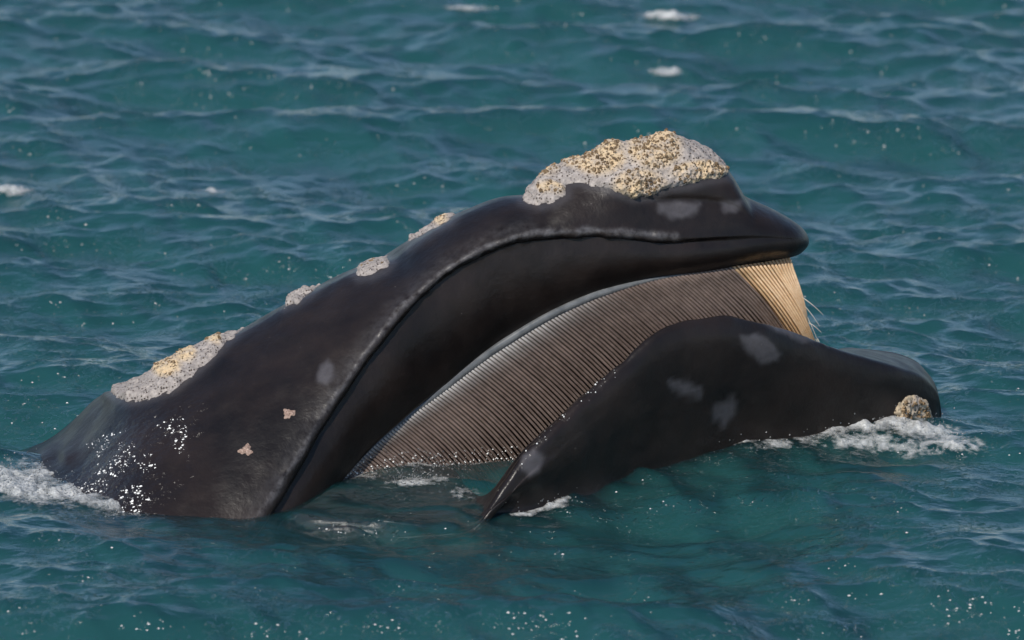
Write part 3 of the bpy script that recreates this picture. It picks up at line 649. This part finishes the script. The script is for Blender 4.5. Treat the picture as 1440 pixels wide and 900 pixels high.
# ------------------------------------------------------------------ foam
def foam(name, label, px0, px1, py0, py1, blobs, thr, lift, seed, step=0.0055, drops=0):
    xa, ya = pix2water(px0, py1); xb, yb = pix2water(px1, py0); xc, _ = pix2water(px0, py0); xd, _ = pix2water(px1, py1)
    xs = np.arange(min(xa, xc), max(xb, xd), step); ys = np.arange(ya, yb, step * 1.6)
    GX, GY = np.meshgrid(xs, ys, indexing='ij'); X, Y, Z = sea_point(GX, GY); P = np.stack([GX, GY, 0 * GX], -1).reshape(-1, 3).astype(float)
    W = np.stack([X, Y, Z], -1).reshape(-1, 3).astype(float); px, py = world2pix(W)
    b = np.zeros(len(px))
    for cx, cy_, a, c, rot, s in blobs:
        dx, dy = px - cx, py - cy_; r = rad(rot); u = (dx * math.cos(r) + dy * math.sin(r)) / a; v = (-dx * math.sin(r) + dy * math.cos(r)) / c
        b = np.maximum(b, s * np.exp(-(u * u + v * v)))
    Ps = P * np.array([1, .8, 1])
    lace = 1 - 1.6 * np.abs(fbm(Ps * 7 + 5 * 0, 4, seed)); fine = fbm(Ps * 34, 3, seed + 7)
    val = b * (0.55 + .45 * lace) + .30 * fine * sstep(0, .35, b) - thr
    hgt = lift * sstep(0, .7, val) * (.7 + 1.5 * fbm(Ps * 14, 4, seed + 9)) + .003
    W[:, 2] += hgt; f = grid_faces(*GX.shape); dens = sstep(-.25, .45, val); f = f[(val > -0.25)[f].all(1)]
    used = np.unique(f); re = np.full(len(px), -1); re[used] = np.arange(len(used)); V = W[used]; F = re[f]; dens = dens[used]
    if drops:                                      # flying spray, and white dots for the baleen glints, as small octahedra
        src = W[np.where(val > .12)[0]]; src = src[RNG.integers(0, len(src), drops)] + np.column_stack([RNG.normal(0, .05, drops), RNG.normal(0, .05, drops), np.abs(RNG.normal(0, .03, drops))])
        V = list(V); F = list(map(tuple, F))
        for c in src:
            r = RNG.uniform(.0015, .0045); o = len(V); V += [c + r * np.array(q) for q in ((1, 0, 0), (0, 1, 0), (-1, 0, 0), (0, -1, 0), (0, 0, 1), (0, 0, -1), (.7, .7, 0.01), (-.7, -.7, 0.01))]
            F += [(o, o + 1, o + 4, o + 3), (o + 1, o + 2, o + 3, o + 4), (o, o + 3, o + 5, o + 1), (o + 2, o + 1, o + 5, o + 3)]
    return tag(new_mesh(name, V, F, M_FOAM, attrs={'dens': np.concatenate([dens, np.full(len(V) - len(dens), 1.5)])}), label, 'foam', kind='stuff')
foam('sea_foam', 'white churned foam against the whale behind its blowholes', -40, 300, 630, 755, [(20, 680, 60, 22, 18, 1.15), (95, 694, 70, 18, 14, 1.0), (160, 712, 50, 11, 10, .8), (50, 664, 40, 14, 20, .8)], .34, .026, 1, drops=420)
foam('sea_foam', 'white bow wash under the tip of the lower jaw', 980, 1440, 560, 680, [(1215, 597, 75, 13, -3, 1.1), (1120, 604, 80, 10, -10, .95), (1050, 614, 45, 9, -14, .95), (1290, 604, 70, 15, 8, .9), (1330, 618, 70, 18, 8, .62), (1220, 622, 120, 18, 5, .66), (1110, 622, 70, 12, -6, .5)], .30, .020, 2, drops=320)
foam('sea_foam', 'thin foam and added white glints below the dipped baleen plates', 470, 700, 640, 725, [(590, 678, 50, 7, -6, .8), (600, 652, 120, 7, -2, .55), (510, 668, 40, 8, 0, .5), (650, 692, 40, 12, 0, .42)], .34, .010, 3, drops=420)  # real foam, plus a thin blob and drops added as white glints
foam('sea_foam', 'foam streak at the base of the lower lip', 690, 840, 680, 740, [(770, 716, 36, 6, -10, 1.0), (735, 724, 26, 4, 0, .8), (790, 706, 16, 7, -20, .8)], .42, .016, 4, drops=40)
for n_, (lab, cx, cy_, a, c, s) in enumerate([('long whitecap far behind the raised snout', 940, 24, 44, 5, 1.1), ('short whitecap behind the snout, the nearer of two', 937, 101, 24, 6, 1.1),
        ('broken whitecap level with the snout tip, away from the whale', 8, 268, 34, 8, 1.1), ('thin foam streak above the whale\'s back', 300, 270, 30, 4, .75), ('faint foam streak at the far edge of the water', 655, 12, 40, 5, .7)]):
    foam('whitecap', lab, cx - 2 * a, cx + 2 * a, cy_ - 4 * c, cy_ + 4 * c, [(cx, cy_, a, c, 2, s)], .34, .03, 20 + n_, step=.012)

# ------------------------------------------------------------------ white flecks added as sun glints on the wave faces turned to the sun
def flecks():
    n = 60000; u = RNG.uniform(-60, 1500, n); v = RNG.uniform(-10, 905, n); xy = [pix2water(a, b) for a, b in zip(u, v)]
    x = np.array([q[0] for q in xy]); y = np.array([q[1] for q in xy]); e = .03
    X, Y, Z = (q.astype(float) for q in sea_point(x, y)); zx = sea_point(x + e, y)[2]; zy = sea_point(x, y + e)[2]
    N = np.stack([-(zx - Z) / e, -(zy - Z) / e, np.ones(n)], -1); N /= np.linalg.norm(N, axis=1, keepdims=True)
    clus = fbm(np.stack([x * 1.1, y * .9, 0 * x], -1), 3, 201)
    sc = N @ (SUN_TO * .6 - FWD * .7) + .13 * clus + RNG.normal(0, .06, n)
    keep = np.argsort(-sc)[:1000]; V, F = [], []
    for i in keep:
        r = .0010 + .0026 * RNG.uniform() ** 2 * (1 + max(0, Y[i] - 2) * .05); c = np.array([X[i], Y[i], Z[i] + r * .4]); o = len(V); w = RNG.uniform(1.0, 2.2)
        V += [c + r * np.array(q) for q in ((w, 0, 0), (0, 1, 0), (-w, 0, 0), (0, -1, 0), (0, 0, 1), (0, 0, -.6))]
        F += [(o, o + 1, o + 4), (o + 1, o + 2, o + 4), (o + 2, o + 3, o + 4), (o + 3, o, o + 4), (o + 1, o, o + 5), (o + 2, o + 1, o + 5), (o + 3, o + 2, o + 5), (o, o + 3, o + 5)]
    return tag(new_mesh('glint_flecks', V, F, M_GLINT, smooth=False), 'tiny white flecks added as sun glints over the wave faces', 'glint', kind='stuff')
M_GLINT = mat_simple('glint_fleck', (0.82, 0.82, 0.80), (0.92, 0.92, 0.90), 40, 0.15)  # plain white that stands in for sun glints
flecks()

def glint_beads():                                 # white beads added as sun glints on the wet flank below the blowholes
    P = HEADD.reshape(-1, 3); N = HN.reshape(-1, 3); px, py = hpx.ravel(), hpy.ravel()
    inside = poly_sd(px, py, [(60, 668), (100, 640), (135, 615), (160, 608), (200, 592), (262, 588), (262, 625), (240, 665), (222, 715), (150, 735), (90, 715)])
    cl = fbm(P * np.array([7, 7, 9]), 3, 301) + .35 * fbm(P * 22, 2, 305)
    ok = np.where(vis_near.ravel() & (inside > 0) & (cl > .05))[0]; V, F = [], []
    for i in RNG.choice(ok, 520):
        n = N[i]; a = np.cross(n, [0, 0, 1.0]); a /= np.linalg.norm(a); b = np.cross(n, a); low = (py[i] - 580) / 140
        r = .0012 + (.0032 + .0026 * low) * RNG.uniform() ** 2.8; el = RNG.uniform(1.0, 2.0); tw = RNG.normal(.3, .4)
        u, w = a * math.cos(tw) + b * math.sin(tw), -a * math.sin(tw) + b * math.cos(tw); o = len(V)
        c = P[i] + a * RNG.normal(0, .004) + b * RNG.normal(0, .004) + n * .0005; V.append(c + n * r * .6)
        for q in range(7): V.append(c + (u * el * math.cos(q * .8976) + w * math.sin(q * .8976)) * r * RNG.uniform(.6, 1.2) - n * .001)
        F += [(o, o + 1 + q, o + 1 + (q + 1) % 7) for q in range(7)]
    ob = new_mesh('glint_beads', V, F, M_GLINT, whale); ob['kind'] = 'stuff'; ob['label'] = 'white beads added as sun glints on the wet flank'
glint_beads()

def beads_at(pts, name, lab, rmin, rmax):
    V, F = [], []
    for c in pts:
        r = rmin + (rmax - rmin) * RNG.uniform() ** 2; o = len(V); e = RNG.uniform(.8, 1.5, 3)
        V += [c + r * e * np.array(q) for q in ((1, 0, 0), (0, 1, 0), (-1, 0, 0), (0, -1, 0), (0, 0, 1), (0, 0, -1))]
        F += [(o, o + 1, o + 4), (o + 1, o + 2, o + 4), (o + 2, o + 3, o + 4), (o + 3, o, o + 4), (o + 1, o, o + 5), (o + 2, o + 1, o + 5), (o + 3, o + 2, o + 5), (o, o + 3, o + 5)]
    ob = new_mesh(name, V, F, M_GLINT, whale); ob['kind'] = 'stuff'; ob['label'] = lab
pts = []  # white dots stand in for glints where the baleen meets the water
for ln in dark_src:
    fine_l = np.column_stack([np.interp(np.linspace(0, 1, 200), np.linspace(0, 1, len(ln)), ln[:, q]) for q in range(3)])
    w_ = loc2world(fine_l); h_ = w_[:, 2] - sea_point(w_[:, 0], w_[:, 1])[2]; lo = fine_l[(h_ > -.005) & (h_ < .055)]
    if len(lo) and world2pix(loc2world(lo[:1]))[0][0] < 745:
        for q in range(5): pts.append(lo[int(len(lo) * (1 - RNG.uniform() ** 1.5) * .999)] + np.array([RNG.normal(0, .003), -.003, 0]))
if pts: beads_at(pts, 'glint_beads', 'white dots added as glints on the baleen plates at the waterline', .0012, .0042)
pts = []  # white dots stand in for the bright glint on the lip edge
for q in range(34):
    p_ = RNG.uniform(725, 870); i_ = int(np.argmin(np.abs(pxl(JAW[:, 0, 0]) - p_))); j_ = int(np.argmax(JAWD[i_, :, 2])); j_ -= int(RNG.uniform(-3, 12)); pts.append(JAWD[i_, j_] + .001 * JN[i_, j_])
beads_at(pts, 'glint_beads', 'white dots added as glints along the edge of the lower lip', .001, .0045)
